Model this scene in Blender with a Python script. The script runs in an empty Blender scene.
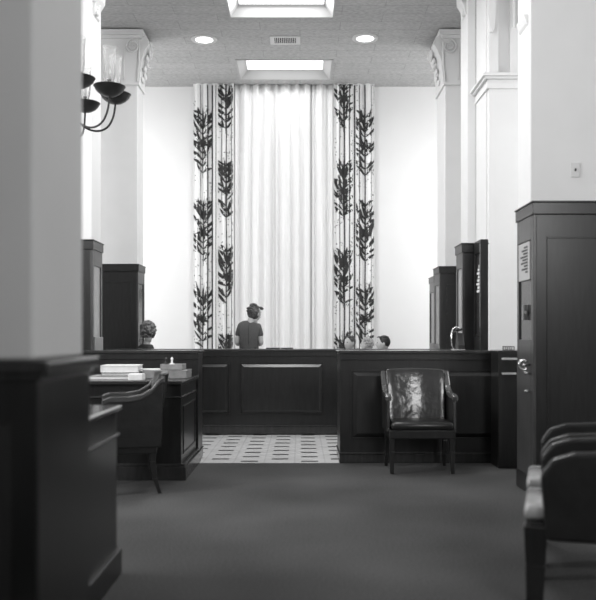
import bpy, bmesh, math, random
from mathutils import Vector, Matrix
random.seed(7)
S = bpy.context.scene
COL = S.collection
PI = math.pi

# ------------------------------------------------------------------ camera
cam_d = bpy.data.cameras.new('camera')
cam = bpy.data.objects.new('camera', cam_d)
COL.objects.link(cam)
cam.location = (0, 0, 1.2)
cam.rotation_euler = (PI/2, 0, 0)
cam_d.sensor_fit = 'HORIZONTAL'
cam_d.sensor_width = 57.9
F = 800.0
cam_d.lens = 57.9*F/596
cam_d.shift_x = -2/596
cam_d.shift_y = 37/596
cam_d.clip_end = 200
cam_d.dof.use_dof = True
cam_d.dof.focus_distance = 9.6
cam_d.dof.aperture_fstop = 2.8
S.camera = cam

# ------------------------------------------------------------------ world, lights, exposure
w = bpy.data.worlds.new('world'); S.world = w; w.use_nodes = True
w.node_tree.nodes['Background'].inputs[0].default_value = (1, 1, 1, 1)
w.node_tree.nodes['Background'].inputs[1].default_value = 0.3
S.view_settings.view_transform = 'Standard'
S.view_settings.look = 'None'
S.view_settings.gamma = 1
S.view_settings.use_curve_mapping = False
S.view_settings.exposure = 0.0

def area(name, loc, target, sx, sy, power, spread=PI):
    l = bpy.data.lights.new(name, 'AREA'); l.shape = 'RECTANGLE'; l.size = sx; l.size_y = sy
    l.energy = power; l.spread = spread
    o = bpy.data.objects.new(name, l); COL.objects.link(o); o.location = loc
    o.rotation_euler = (Vector(target)-Vector(loc)).to_track_quat('-Z', 'Y').to_euler()
    return o
# unseen fill lamps added behind the camera and beyond the piers to brighten the hall
area('front_fill_light', (2.9, -1.9, 3.6), (2.7, 6.6, 3.4), 2.2, 2.6, 110, math.radians(120))
area('left_hall_fill_light', (-4.85, 4.3, 3.4), (2.6, 6.6, 3.0), 2.0, 3.0, 330)
area('left_side_fill_light', (-4.7, 7.2, 3.6), (0, 8.5, 2.5), 2.6, 2.6, 75)
area('right_side_fill_light', (4.7, 8.3, 3.6), (0, 9.5, 2.5), 2.2, 2.6, 70)
# added wash lamps for the far wall, hidden behind the rear piers
area('left_end_fill_light', (-4.8, 13.6, 3.2), (0.5, 14.9, 2.4), 2.2, 4.2, 125)
area('right_end_fill_light', (4.8, 13.6, 3.2), (-0.5, 14.9, 2.4), 2.2, 4.2, 140)
# fluorescent lamps up in the two ceiling coffers, then two added fills
area('far_coffer_lamp', (-0.27, 14.15, 6.03), (-0.27, 14.15, 0), 1.2, 0.6, 14)
area('near_coffer_lamp', (-0.27, 11.27, 6.03), (-0.27, 11.27, 0), 1.2, 0.6, 85)
area('middle_ceiling_fill', (-0.27, 8.4, 5.9), (-0.27, 8.4, 0), 1.2, 0.7, 100)  # unseen fill lamp added under the plain ceiling, no coffer here
area('front_ceiling_fill', (-0.27, 5.9, 5.9), (-0.27, 5.9, 0), 1.2, 0.7, 45)  # another added fill, placed to raise highlights on the counter panels

# ------------------------------------------------------------------ materials
def mat(name, v, rough=0.6, noise=0.0, scale=20.0, stretch=(1, 1, 1), bump=0.0, metal=0.0, coat=0.0, spec=0.5, dist=0.01):
    m = bpy.data.materials.new(name); m.use_nodes = True
    nt = m.node_tree; b = nt.nodes['Principled BSDF']
    b.inputs['Base Color'].default_value = (v, v, v, 1)
    b.inputs['Roughness'].default_value = rough
    b.inputs['Metallic'].default_value = metal
    b.inputs['Specular IOR Level'].default_value = spec
    if coat: b.inputs['Coat Weight'].default_value = coat; b.inputs['Coat Roughness'].default_value = 0.15
    if noise or bump:
        tc = nt.nodes.new('ShaderNodeTexCoord'); mp = nt.nodes.new('ShaderNodeMapping')
        mp.inputs['Scale'].default_value = stretch
        nz = nt.nodes.new('ShaderNodeTexNoise'); nz.inputs['Scale'].default_value = scale
        nz.inputs['Detail'].default_value = 5
        nt.links.new(tc.outputs['Object'], mp.inputs[0]); nt.links.new(mp.outputs[0], nz.inputs[0])
        if noise:
            r = nt.nodes.new('ShaderNodeMapRange')
            r.inputs['From Min'].default_value = 0.3; r.inputs['From Max'].default_value = 0.7
            r.inputs['To Min'].default_value = v*(1-noise); r.inputs['To Max'].default_value = v*(1+noise)
            nt.links.new(nz.outputs[0], r.inputs[0]); nt.links.new(r.outputs[0], b.inputs['Base Color'])
        if bump:
            bp = nt.nodes.new('ShaderNodeBump'); bp.inputs['Strength'].default_value = bump
            bp.inputs['Distance'].default_value = dist
            nt.links.new(nz.outputs[0], bp.inputs['Height']); nt.links.new(bp.outputs[0], b.inputs['Normal'])
    return m
PLASTER = mat('white_plaster', 0.72, 0.75, 0.02, 3)
WALLW = mat('bright_white_wall', 0.86, 0.8, 0.01, 2)
WOOD = mat('dark_polished_wood', 0.015, 0.28, 0.3, 6, (6, 6, 0.8), 0.02, spec=0.45)
WOODM = mat('highlight_trim_wood', 0.03, 0.2, 0.25, 6, (6, 6, 0.8), 0.02, spec=0.6)  # lighter copy of the dark wood, tone lifted for edge and moulding highlights
LEDGEW = mat('polished_ledge_wood', 0.06, 0.12, 0.2, 6, coat=1.0, spec=0.8)  # base colour raised as well, adding to ledge and armrest highlights
DOORW = mat('cabinet_door_wood', 0.045, 0.3, 0.25, 6, (6, 6, 0.8), 0.03)
LEATHER = mat('black_leather', 0.012, 0.3, 0.2, 14, (1, 1, 1), 0.25, spec=0.5)
LEATHERL = mat('worn_shiny_leather', 0.03, 0.2, 0.3, 4, (1, 1, 1), 0.35, spec=0.8, dist=0.05)
LEDGER = mat('pale_book_cloth', 0.3, 0.5, 0.2, 12)
SEATL = mat('seat_sheen_leather', 0.30, 0.22, 0.3, 7, (1, 1, 1), 0.2)  # pale base colour paints in the reflected sheen of black leather
CHROME = mat('chrome', 0.75, 0.25, metal=1.0)
BRASS = mat('dull_brass', 0.35, 0.35, metal=0.9)
IRON = mat('black_bronze', 0.02, 0.4, 0.3, 12, spec=0.5)
PAPER = mat('white_paper', 0.75, 0.7, 0.05, 30)
GREYCARD = mat('grey_card', 0.22, 0.6, 0.2, 20)
SHEER = mat('white_sheer_cloth', 0.84, 0.8, 0.02, 40, (1, 1, 0.05))
DRAPE = mat('white_drape_cloth', 0.80, 0.8, 0.02, 60)
PRINT = mat('leaf_and_fold_print', 0.025, 0.8, 0.5, 18)
PRINTG = mat('dot_and_fold_print', 0.16, 0.8)
SKIN = mat('skin', 0.5, 0.55)
HAIRD = mat('dark_hair', 0.02, 0.5, 0.6, 30, (1, 1, 1), 0.6)
HAIRM = mat('mid_hair', 0.08, 0.5, 0.7, 30, (1, 1, 1), 0.6)
HAIRC = mat('curly_hair', 0.14, 0.5, 0.7, 30, (1, 1, 1), 0.6)
HAIRG = mat('grey_hair', 0.35, 0.5, 0.4, 30, (1, 1, 1), 0.5)
DRESS = mat('dark_dress_cloth', 0.075, 0.8, 0.15, 60)
SUIT = mat('dark_suit_cloth', 0.03, 0.8, 0.15, 60)
SHOE = mat('shoe_leather', 0.02, 0.4)
PLATE = mat('switch_plate_plastic', 0.6, 0.4)
FROST = mat('frosted_glass', 0.30, 0.25, 0.12, 2)
FROSTD = mat('dark_glass', 0.045, 0.12, 0.3, 2)
NOTICE = mat('notice_paper', 0.42, 0.6, 0.05, 40)
INK = mat('ink', 0.03, 0.6)
METALP = mat('grey_painted_metal', 0.25, 0.4)
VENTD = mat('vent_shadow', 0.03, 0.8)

def emis(name, s, v=1.0):
    m = bpy.data.materials.new(name); m.use_nodes = True; nt = m.node_tree
    b = nt.nodes['Principled BSDF']; b.inputs['Base Color'].default_value = (v, v, v, 1)
    b.inputs['Emission Color'].default_value = (1, 1, 1, 1); b.inputs['Emission Strength'].default_value = s
    return m
LAMP = emis('lit_diffuser', 1.3)
COFFER = mat('coffer_paint', 0.42, 0.6)
LAMPS = emis('lit_downlight', 2.0)
def glass():
    m = bpy.data.materials.new('clear_thin_glass'); m.use_nodes = True; nt = m.node_tree
    out = nt.nodes['Material Output']; nt.nodes.remove(nt.nodes['Principled BSDF'])
    tr = nt.nodes.new('ShaderNodeBsdfTransparent'); tr.inputs[0].default_value = (.93, .93, .93, 1)
    gl = nt.nodes.new('ShaderNodeBsdfGlossy'); gl.inputs['Roughness'].default_value = .08
    lw = nt.nodes.new('ShaderNodeLayerWeight'); lw.inputs['Blend'].default_value = .25
    mx = nt.nodes.new('ShaderNodeMixShader')
    nt.links.new(lw.outputs['Fresnel'], mx.inputs[0]); nt.links.new(tr.outputs[0], mx.inputs[1]); nt.links.new(gl.outputs[0], mx.inputs[2])
    df = nt.nodes.new('ShaderNodeBsdfDiffuse'); df.inputs[0].default_value = (.9, .9, .9, 1); m2 = nt.nodes.new('ShaderNodeMixShader'); m2.inputs[0].default_value = .2
    nt.links.new(mx.outputs[0], m2.inputs[1]); nt.links.new(df.outputs[0], m2.inputs[2]); nt.links.new(m2.outputs[0], out.inputs[0]); return m
GLASS = glass()

def ceiling_mat():
    m = bpy.data.materials.new('acoustic_tile'); m.use_nodes = True; nt = m.node_tree; b = nt.nodes['Principled BSDF']
    b.inputs['Roughness'].default_value = 0.9
    tc = nt.nodes.new('ShaderNodeTexCoord')
    br = nt.nodes.new('ShaderNodeTexBrick'); br.inputs['Scale'].default_value = 1.0
    br.inputs['Brick Width'].default_value = 1.22; br.inputs['Row Height'].default_value = 0.30
    br.inputs['Mortar Size'].default_value = 0.006; br.inputs['Bias'].default_value = 0
    br.inputs['Color1'].default_value = (.42, .42, .42, 1); br.inputs['Color2'].default_value = (.45, .45, .45, 1)
    br.inputs['Mortar'].default_value = (.33, .33, .33, 1)
    mp = nt.nodes.new('ShaderNodeMapping'); mp.inputs['Scale'].default_value = (1, 3.0, 1)
    nz = nt.nodes.new('ShaderNodeTexNoise'); nz.inputs['Scale'].default_value = 16; nz.inputs['Detail'].default_value = 8
    r = nt.nodes.new('ShaderNodeMapRange'); r.inputs['From Min'].default_value = .35; r.inputs['From Max'].default_value = .65
    r.inputs['To Min'].default_value = .80; r.inputs['To Max'].default_value = 1.12
    mx = nt.nodes.new('ShaderNodeMix'); mx.data_type = 'RGBA'; mx.blend_type = 'MULTIPLY'; mx.inputs['Factor'].default_value = 1
    nt.links.new(tc.outputs['Object'], br.inputs[0]); nt.links.new(tc.outputs['Object'], mp.inputs[0])
    nt.links.new(mp.outputs[0], nz.inputs[0]); nt.links.new(nz.outputs[0], r.inputs[0])
    nt.links.new(br.outputs[0], mx.inputs['A']); nt.links.new(r.outputs[0], mx.inputs['B'])
    nt.links.new(mx.outputs['Result'], b.inputs['Base Color'])
    return m
CEIL = ceiling_mat()

def carpet_mat():
    m = bpy.data.materials.new('grey_carpet'); m.use_nodes = True; nt = m.node_tree; b = nt.nodes['Principled BSDF']
    b.inputs['Roughness'].default_value = 1.0; b.inputs['Specular IOR Level'].default_value = 0.1
    tc = nt.nodes.new('ShaderNodeTexCoord')
    n1 = nt.nodes.new('ShaderNodeTexNoise'); n1.inputs['Scale'].default_value = 90; n1.inputs['Detail'].default_value = 4
    n2 = nt.nodes.new('ShaderNodeTexNoise'); n2.inputs['Scale'].default_value = .7
    a = nt.nodes.new('ShaderNodeMath'); a.operation = 'ADD'
    r = nt.nodes.new('ShaderNodeMapRange'); r.inputs['From Min'].default_value = .75; r.inputs['From Max'].default_value = 1.25
    r.inputs['To Min'].default_value = .042; r.inputs['To Max'].default_value = .10
    nt.links.new(tc.outputs['Object'], n1.inputs[0]); nt.links.new(tc.outputs['Object'], n2.inputs[0])
    nt.links.new(n1.outputs[0], a.inputs[0]); nt.links.new(n2.outputs[0], a.inputs[1])
    nt.links.new(a.outputs[0], r.inputs[0]); nt.links.new(r.outputs[0], b.inputs['Base Color'])
    bp = nt.nodes.new('ShaderNodeBump'); bp.inputs['Strength'].default_value = .5; bp.inputs['Distance'].default_value = .01
    nt.links.new(n1.outputs[0], bp.inputs['Height']); nt.links.new(bp.outputs[0], b.inputs['Normal'])
    return m
CARPET = carpet_mat()

def tile_mat():
    # pale floor with dark slips in staggered columns
    m = bpy.data.materials.new('inlaid_floor_tile'); m.use_nodes = True; nt = m.node_tree; b = nt.nodes['Principled BSDF']
    b.inputs['Roughness'].default_value = 0.35
    tc = nt.nodes.new('ShaderNodeTexCoord'); sx = nt.nodes.new('ShaderNodeSeparateXYZ')
    nt.links.new(tc.outputs['Object'], sx.inputs[0])
    def M(op, a, bb=None):
        n = nt.nodes.new('ShaderNodeMath'); n.operation = op
        for i, v in enumerate((a, bb)):
            if v is None: continue
            if isinstance(v, (int, float)): n.inputs[i].default_value = v
            else: nt.links.new(v, n.inputs[i])
        return n.outputs[0]
    u = M('DIVIDE', M('ADD', sx.outputs[0], 0.2+0.1475+0.295*40), 0.295)
    col = M('FLOOR', u); fu = M('FRACT', u)
    off = M('MULTIPLY', M('MODULO', col, 2.0), 0.5)
    v = M('ADD', M('DIVIDE', sx.outputs[1], 0.30), off)
    fv = M('FRACT', v)
    inx = M('LESS_THAN', M('ABSOLUTE', M('SUBTRACT', fu, 0.5)), 0.28)
    iny = M('LESS_THAN', M('ABSOLUTE', M('SUBTRACT', fv, 0.5)), 0.125)
    dark = M('MULTIPLY', inx, iny)
    jx = M('GREATER_THAN', M('ABSOLUTE', M('SUBTRACT', fu, 0.5)), 0.475)
    nz = nt.nodes.new('ShaderNodeTexNoise'); nz.inputs['Scale'].default_value = 3
    nt.links.new(tc.outputs['Object'], nz.inputs[0])
    val = M('MULTIPLY', M('ADD', M('MULTIPLY', nz.outputs[0], .3), .85), 0.56)
    val = M('MULTIPLY', val, M('SUBTRACT', 1.0, M('MULTIPLY', jx, .18)))
    val = M('MULTIPLY', val, M('SUBTRACT', 1.0, M('MULTIPLY', dark, .93)))
    nt.links.new(val, b.inputs['Base Color'])
    return m
TILE = tile_mat()

# ------------------------------------------------------------------ helpers
def box(bm, x0, x1, y0, y1, z0, z1, mi=0):
    vs = [bm.verts.new(p) for p in ((x0,y0,z0),(x1,y0,z0),(x1,y1,z0),(x0,y1,z0),(x0,y0,z1),(x1,y0,z1),(x1,y1,z1),(x0,y1,z1))]
    for f in ((0,3,2,1),(4,5,6,7),(0,1,5,4),(1,2,6,5),(2,3,7,6),(3,0,4,7)):
        fc = bm.faces.new([vs[i] for i in f]); fc.material_index = mi
def hexa(bm, bot, top):
    vs = [bm.verts.new(p) for p in bot+top]
    for f in ((0,3,2,1),(4,5,6,7),(0,1,5,4),(1,2,6,5),(2,3,7,6),(3,0,4,7)): bm.faces.new([vs[i] for i in f])
def lathe(bm, prof, cx=0, cy=0, seg=20, close=False):
    rings = []
    for r, z in prof:
        rings.append([bm.verts.new((cx+r*math.cos(2*PI*i/seg), cy+r*math.sin(2*PI*i/seg), z)) for i in range(seg)])
    for a, b in zip(rings, rings[1:]):
        for i in range(seg):
            bm.faces.new((a[i], a[(i+1)%seg], b[(i+1)%seg], b[i]))
    if close:
        bm.faces.new(rings[0][::-1]); bm.faces.new(rings[-1])
def tube(bm, pts, r, seg=8):
    pts = [Vector(p) for p in pts]; rs = r if isinstance(r, (list, tuple)) else [r]*len(pts)
    rings = []
    ref = Vector((0, 0, 1))
    for i, p in enumerate(pts):
        d = (pts[min(i+1, len(pts)-1)]-pts[max(i-1, 0)]).normalized()
        a = d.cross(ref)
        if a.length < .1: a = d.cross(Vector((0, 1, 0)))
        a.normalize(); b = d.cross(a)
        if rings and a.dot(pa) < 0: a, b = -a, -b
        pa = a
        rings.append([bm.verts.new(p+rs[i]*(a*math.cos(2*PI*k/seg)+b*math.sin(2*PI*k/seg))) for k in range(seg)])
    for a, b in zip(rings, rings[1:]):
        for k in range(seg): bm.faces.new((a[k], a[(k+1)%seg], b[(k+1)%seg], b[k]))
    bm.faces.new(rings[0][::-1]); bm.faces.new(rings[-1])
def prism(bm, poly, axis, a0, a1):
    # poly: 2D outline; axis 'x': (y,z) outline extruded along x; 'y': (x,z); 'z': (x,y)
    def P(p, a): return {'x': (a, p[0], p[1]), 'y': (p[0], a, p[1]), 'z': (p[0], p[1], a)}[axis]
    A = [bm.verts.new(P(p, a0)) for p in poly]; B = [bm.verts.new(P(p, a1)) for p in poly]
    n = len(poly)
    bm.faces.new(A); bm.faces.new(B[::-1])
    for i in range(n): bm.faces.new((A[i], B[i], B[(i+1)%n], A[(i+1)%n]))
def ellip(bm, c, r, seg=16, mi=0):
    res = bmesh.ops.create_uvsphere(bm, u_segments=seg, v_segments=max(6, seg*2//3), radius=1,
        matrix=Matrix.Translation(c) @ Matrix.Diagonal((r[0], r[1], r[2], 1)))
    fs = set(f for v in res['verts'] for f in v.link_faces)
    for f in fs: f.material_index = mi
def obj(name, bm, m, parent=None, bevel=0, smooth=False, subsurf=0):
    bmesh.ops.recalc_face_normals(bm, faces=bm.faces)
    me = bpy.data.meshes.new(name); bm.to_mesh(me); bm.free()
    for mm in (m if isinstance(m, (list, tuple)) else [m]): me.materials.append(mm)
    if smooth:
        for p in me.polygons: p.use_smooth = True
    o = bpy.data.objects.new(name, me); COL.objects.link(o)
    if parent: o.parent = parent
    if bevel:
        b = o.modifiers.new('bevel', 'BEVEL'); b.width = bevel; b.segments = 2; b.limit_method = 'ANGLE'; b.angle_limit = .6
    if subsurf:
        s = o.modifiers.new('subsurf', 'SUBSURF'); s.levels = subsurf; s.render_levels = subsurf
    return o
def B(name, dims, m, parent=None, bevel=0.004):
    bm = bmesh.new()
    for d in (dims if isinstance(dims[0], (tuple, list)) else [dims]): box(bm, *d)
    return obj(name, bm, m, parent, bevel)
def thing(name, label, cat, loc=(0, 0, 0), rz=0, group=None):
    o = bpy.data.objects.new(name, None); COL.objects.link(o); o.location = loc; o.rotation_euler = (0, 0, rz)
    o.empty_display_size = .1
    o['label'] = label; o['category'] = cat
    if group: o['group'] = group
    return o
def tag(o, label, cat, group=None):
    o['label'] = label; o['category'] = cat
    if group: o['group'] = group
    return o
def struct(o, label=None, cat=None):
    o['kind'] = 'structure'
    if label: o['label'] = label
    if cat: o['category'] = cat
    return o
def dup(root, loc, rz, label, group=None):
    r = root.copy(); COL.objects.link(r); r.location = loc; r.rotation_euler = (0, 0, rz); r['label'] = label
    if group: r['group'] = group
    for ch in list(root.children):
        c = ch.copy(); COL.objects.link(c); c.parent = r
        for g in list(ch.children):
            d = g.copy(); COL.objects.link(d); d.parent = c
    return r

# ------------------------------------------------------------------ structure
H = 5.925
def sb(name, dims, m, label, cat, bevel=0): return struct(B(name, dims, m, None, bevel), label, cat)
sb('floor', (-5, 5, -2.5, 15.3, -.12, -.012), TILE, 'pale floor tiles with rows of dark slips beyond the carpet', 'floor')
sb('trim_1', (-5, 5, -2.5, 7.62, -.012, 0), CARPET, 'dark grey carpet over the front of the hall', 'carpet')
sb('wall_back', (-5, 5, 15.1, 15.3, 0, H), WALLW, 'bright white far wall behind the curtains', 'wall')
sb('wall_left', (-5.1, -5, -2.5, 15.3, 0, H), PLASTER, 'white outer wall on the left, behind the piers', 'wall')
sb('wall_right', (5, 5.1, -2.5, 15.3, 0, H), PLASTER, 'white outer wall on the right, behind the piers', 'wall')
sb('wall_front', (-5.1, 5.1, -2.6, -2.5, 0, H), PLASTER, 'wall behind the viewer', 'wall')

# ceiling with two openings for the coffers
cx = -0.27
c1 = (cx-.81, cx+.81, 13.65, 14.65)      # far coffer opening
c2 = (cx-.75, cx+.75, 10.75, 11.80)      # near coffer opening
bm = bmesh.new()
for (x0, x1, y0, y1) in ((-5, 5, -2.5, c2[2]), (-5, c2[0], c2[2], c2[3]), (c2[1], 5, c2[2], c2[3]), (-5, 5, c2[3], c1[2]),
                         (-5, c1[0], c1[2], c1[3]), (c1[1], 5, c1[2], c1[3]), (-5, 5, c1[3], 15.3)):
    box(bm, x0, x1, y0, y1, H, H+.35)
struct(obj('ceiling', bm, CEIL), 'grey acoustic tile ceiling', 'ceiling')
def coffer(n, c, label):
    bm = bmesh.new(); s = .13; d = .13
    x0, x1, y0, y1 = c
    lo = [(x0,y0,H-.004),(x1,y0,H-.004),(x1,y1,H-.004),(x0,y1,H-.004)]; hi = [(x0+s,y0+s,H+d),(x1-s,y0+s,H+d),(x1-s,y1-s,H+d),(x0+s,y1-s,H+d)]
    L = [bm.verts.new(p) for p in lo]; U = [bm.verts.new(p) for p in hi]
    for i in range(4): bm.faces.new((L[i], L[(i+1)%4], U[(i+1)%4], U[i]))
    # outer lip on the ceiling
    O = [bm.verts.new(p) for p in ((x0-.03,y0-.03,H-.006),(x1+.03,y0-.03,H-.006),(x1+.03,y1+.03,H-.006),(x0-.03,y1+.03,H-.006))]
    for i in range(4): bm.faces.new((O[i], O[(i+1)%4], L[(i+1)%4], L[i]))
    t = thing('ceiling_light_coffer', label, 'ceiling light', ((x0+x1)/2, (y0+y1)/2, H))
    f = obj('coffer_frame', bm, COFFER, t); f.matrix_parent_inverse = Matrix.Translation((-(x0+x1)/2, -(y0+y1)/2, -H))
    m_ = f.modifiers.new('solid', 'SOLIDIFY'); m_.thickness = .01; m_.offset = 0
    p = B('diffuser', (x0+s-.005, x1-s+.005, y0+s-.005, y1-s+.005, H+d, H+d+.02), LAMP, t, 0)
    p.matrix_parent_inverse = f.matrix_parent_inverse.copy()
coffer(1, c1, 'large lit rectangular ceiling coffer nearest the curtains')
coffer(2, c2, 'rectangular ceiling coffer cut off by the top of the picture')

def downlight(x, y, label):
    t = thing('recessed_ceiling_light', label, 'ceiling light', (x, y, H), 0, 'round recessed ceiling lights')
    bm = bmesh.new(); lathe(bm, [(.14, -.012), (.205, -.012), (.21, 0), (.14, 0), (.14, -.012)], seg=32); obj('trim_ring', bm, PLATE, t, 0, True)
    bm = bmesh.new(); lathe(bm, [(.001, -.01), (.09, -.012), (.14, -.006)], seg=32); obj('lens', bm, LAMPS, t, 0, True)
downlight(-1.52, 12.7, 'round recessed ceiling light left of the vent')
downlight(1.03, 12.65, 'round recessed ceiling light right of the vent')
t = thing('ceiling_vent', 'square white air vent with dark slots between the round lights', 'vent', (-.235, 12.72, H))
B('vent_frame', [(-.24,.24,-.17,-.12,-.015,-.002),(-.24,.24,.12,.17,-.015,-.002),(-.24,-.17,-.12,.12,-.015,-.002),(.17,.24,-.12,.12,-.015,-.002)], PLATE, t, .003)
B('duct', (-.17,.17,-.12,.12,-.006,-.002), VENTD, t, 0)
for i in range(11):
    x = -.15+.03*i; B('slat', (x-.006, x+.006, -.12, .12, -.014, -.006), PLATE, t, 0)

# piers ---------------------------------------------------------------
def pier(name, x0, x1, y0, y1, z0=0, z1=H, label='', m=PLASTER):
    return sb(name, (x0, x1, y0, y1, z0, z1), m, label, 'pier', 0.01)
pier('wall_left_near', -3.2, -.79, 2.37, 2.91, 1.132, H, 'out of focus grey-white pier at the left edge, above wood panelling', m=PLASTER)
pier('wall_left_middle', -3.6, -2.35, 9.04, 9.45, 0, H, 'white pier behind the left tall cabinet and the chandelier')
pier('wall_left_rear', -3.6, -2.5, 12.3, 12.75, 0, 5.08, 'white rear pier on the left carrying a scrolled capital')
pier('wall_right_rear', 2.23, 3.6, 12.3, 13.0, 0, 5.08, 'white rear pier on the right carrying a scrolled capital')
pier('wall_right_middle', 2.20, 2.31, 10.5, 10.95, 0, H, 'narrow white pilaster on the right, between two piers')
pier('wall_right_pilaster', 2.31, 2.52, 9.95, 10.5, 0, H, 'white side of the arched pier on the right')
pier('wall_right_arch_pier', 2.325, 3.8, 9.83, 9.95, 0, 4.43, 'white arched pier on the right with a moulded impost band')
pier('wall_right_near', 1.90, 4.2, 6.6, 6.98, 0, H, 'large white pier on the right above the nearest tall cabinet')

# arch recess over the impost
bm = bmesh.new()
for (x0, x1, y) in ((2.325, 2.44, 9.84), (2.60, 3.8, 9.90)):
    box(bm, x0, x1, y, 10.0, 4.43, H)
box(bm, 2.44, 2.60, 9.93, 10.0, 4.43, H)
pts = []
for i in range(13):
    a = i/12*1.1; pts.append((2.70-.06*math.cos(a*1.5)-.02*i/12, 9.87, 5.02+.09*i))
tube(bm, pts, .014, 6)
pts2 = [(x+.07, y, z) for x, y, z in pts]; tube(bm, pts2, .009, 6)
struct(obj('trim_2', bm, PLASTER, None, .006), 'recessed arch moulding above the right impost band', 'moulding')

def impost(name, x0, x1, y0, y1, z, label, sidelen):
    bm = bmesh.new()
    for dz0, dz1, pr in ((-.17, -.15, .02), (-.15, -.06, .012), (-.06, -.03, .05), (-.03, 0, .08), (0, .02, .05)):
        box(bm, x0-pr, x1, y0-pr, y1, z+dz0, z+dz1)
    struct(obj(name, bm, PLASTER, None, .004), label, 'moulding')
impost('trim_3', 2.31, 3.8, 9.83, 10.5, 4.42, 'stepped impost moulding round the arched pier', .6)

def spiral(bm, c, r, turns, plane='y', rad=.02, sgn=1):
    pts = []
    n = int(26*turns)
    for i in range(n+1):
        a = i/26*2*PI; q = r*(1-i/n*.85)
        dx, dz = sgn*q*math.cos(a+PI/2), q*math.sin(a+PI/2)
        pts.append((c[0]+dx, c[1], c[2]+dz) if plane == 'y' else (c[0], c[1]+dx, c[2]+dz))
    tube(bm, pts, [rad*(1-.5*i/n) for i in range(n+1)], 6)
def capital(name, xe, sg, y0, y1, xo, label):
    # xe: aisle-side face X; sg=+1 for left piers (aisle towards +x), -1 for right piers
    bm = bmesh.new(); zb, zt = 5.08, H
    def bx(a, b, ya, yb, za, zc): box(bm, min(a, b), max(a, b), ya, yb, za, zc)
    bx(xo, xe, y0, y1, zb, zt)                               # core
    bx(xo, xe+sg*.03, y0-.03, y1+.03, zb-.01, zb+.03)         # astragal
    bx(xo, xe+sg*.10, y0-.08, y1+.08, zt-.10, zt-.02)         # abacus
    bx(xo, xe+sg*.06, y0-.04, y1+.04, zt-.14, zt-.10)
    # s-shaped console on the aisle side
    prof = [(xe, zb+.02), (xe+sg*.03, zb+.03), (xe+sg*.035, zb+.2), (xe+sg*.06, zb+.4), (xe+sg*.12, zb+.56), (xe+sg*.17, zb+.64), (xe+sg*.14, zt-.1), (xe, zt-.1)]
    prism(bm, prof, 'y', y0+.02, y1-.02)
    # volute, rosette and sunk panel on the front
    spiral(bm, (xe-sg*.07, y0-.015, zt-.26), .11, 2.2, 'y', .018, sg)
    tube(bm, [(xe+sg*.03, y0-.012, zt-.2), (xe+sg*.03, y0-.012, zt-.5), (xe+sg*.0, y0-.012, zb+.05)], .014, 6)
    for (a, b, c_, d) in ((.20, .215, .08, .60), (.52, .535, .08, .60), (.20, .535, .08, .095), (.28, .45, .585, .60)):
        bx(xe-sg*a, xe-sg*b, y0-.012, y0, zb+c_, zb+d)
    for i in range(4): ellip(bm, (xe-sg*.36, y0-.005, zb+.18+.09*i), (.035, .015, .05), 8)
    # leaves hanging on the aisle side
    ym = (y0+y1)/2
    spiral(bm, (xe+sg*.16, ym, zt-.28), .10, 2, 'x', .02, 1)
    for k in range(6):
        zz = zb+.12+.085*k
        ellip(bm, (xe+sg*(.05+.018*k), ym+(.05 if k % 2 else -.05), zz), (.028, .07, .05), 8)
    ellip(bm, (xe+sg*.12, ym, zb+.33), (.05, .05, .02), 8)
    struct(obj(name, bm, PLASTER, None, .003), label, 'capital')
capital('trim_4', -2.5, 1, 12.3, 12.75, -3.6, 'scrolled capital of the rear left pier')
capital('trim_5', 2.23, -1, 12.3, 13.0, 3.6, 'scrolled capital of the rear right pier')
# fragments of the nearer capitals showing at the top edge
def fragment(name, x, y, z, sg, label, hh=.5):
    bm = bmesh.new()
    prism(bm, [(x, z), (x+sg*.02, z+.02), (x+sg*.03, z+.12), (x+sg*.08, z+.2), (x+sg*.1, z+hh), (x, z+hh)], 'y', y-.12, y+.12)
    spiral(bm, (x+sg*.02, y-.13, z+.2), .06, 2, 'y', .012, sg)
    for k in range(4): ellip(bm, (x+sg*.03, y-.05+.03*k, z+.04+.05*k), (.03, .04, .035), 8)
    struct(obj(name, bm, PLASTER, None, .003), label, 'moulding')
fragment('trim_6', 1.965, 6.78, 3.62, -1, 'carved scroll on the edge of the near right pier', .27)
fragment('trim_7', 2.20, 10.7, 5.46, -1, 'carved scroll on the narrow right pilaster')
fragment('trim_8', -2.35, 9.2, 4.86, 1, 'carved scroll at the top of the middle left pier')
bm = bmesh.new()
prism(bm, [(2.33, 4.95), (2.35, 4.93), (2.38, 4.98), (2.40, 5.2), (2.40, 5.5), (2.30, 5.5), (2.31, 5.1)], 'y', 9.79, 9.84)
struct(obj('trim_9', bm, PLASTER, None, .003), 'hanging carved bracket at the spring of the arch', 'moulding')

# wood wainscot at the foot of the near left pier
def raised(bm, x0, x1, z0, z1, y, b=.037, h=.0275):
    # raised field on a face looking towards -y
    o = [(x0, y, z0), (x1, y, z0), (x1, y, z1), (x0, y, z1)]
    i = [(x0+b, y-h, z0+b), (x1-b, y-h, z0+b), (x1-b, y-h, z1-b), (x0+b, y-h, z1-b)]
    O = [bm.verts.new(p) for p in o]; I = [bm.verts.new(p) for p in i]
    for k in range(4): bm.faces.new((O[k], O[(k+1)%4], I[(k+1)%4], I[k]))
    bm.faces.new(I)
t = thing('wood_pedestal', 'dark panelled pedestal under the blurred pier at the left edge', 'pedestal', (-1.6, 2.64, 0))
B('body', (-1.5, .83, -.29, .29, 0, 1.07), WOOD, t, .006)
B('cap', [(-1.5, .845, -.295, .295, 1.07, 1.09), (-1.5, .865, -.30, .30, 1.09, 1.13)], WOODM, t, .008)
B('base_molding', (-1.5, .85, -.30, .30, 0, .14), WOOD, t, .006)
bm = bmesh.new(); raised(bm, .1, .75, .25, .95, -.29); obj('panel', bm, WOOD, t)
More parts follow.
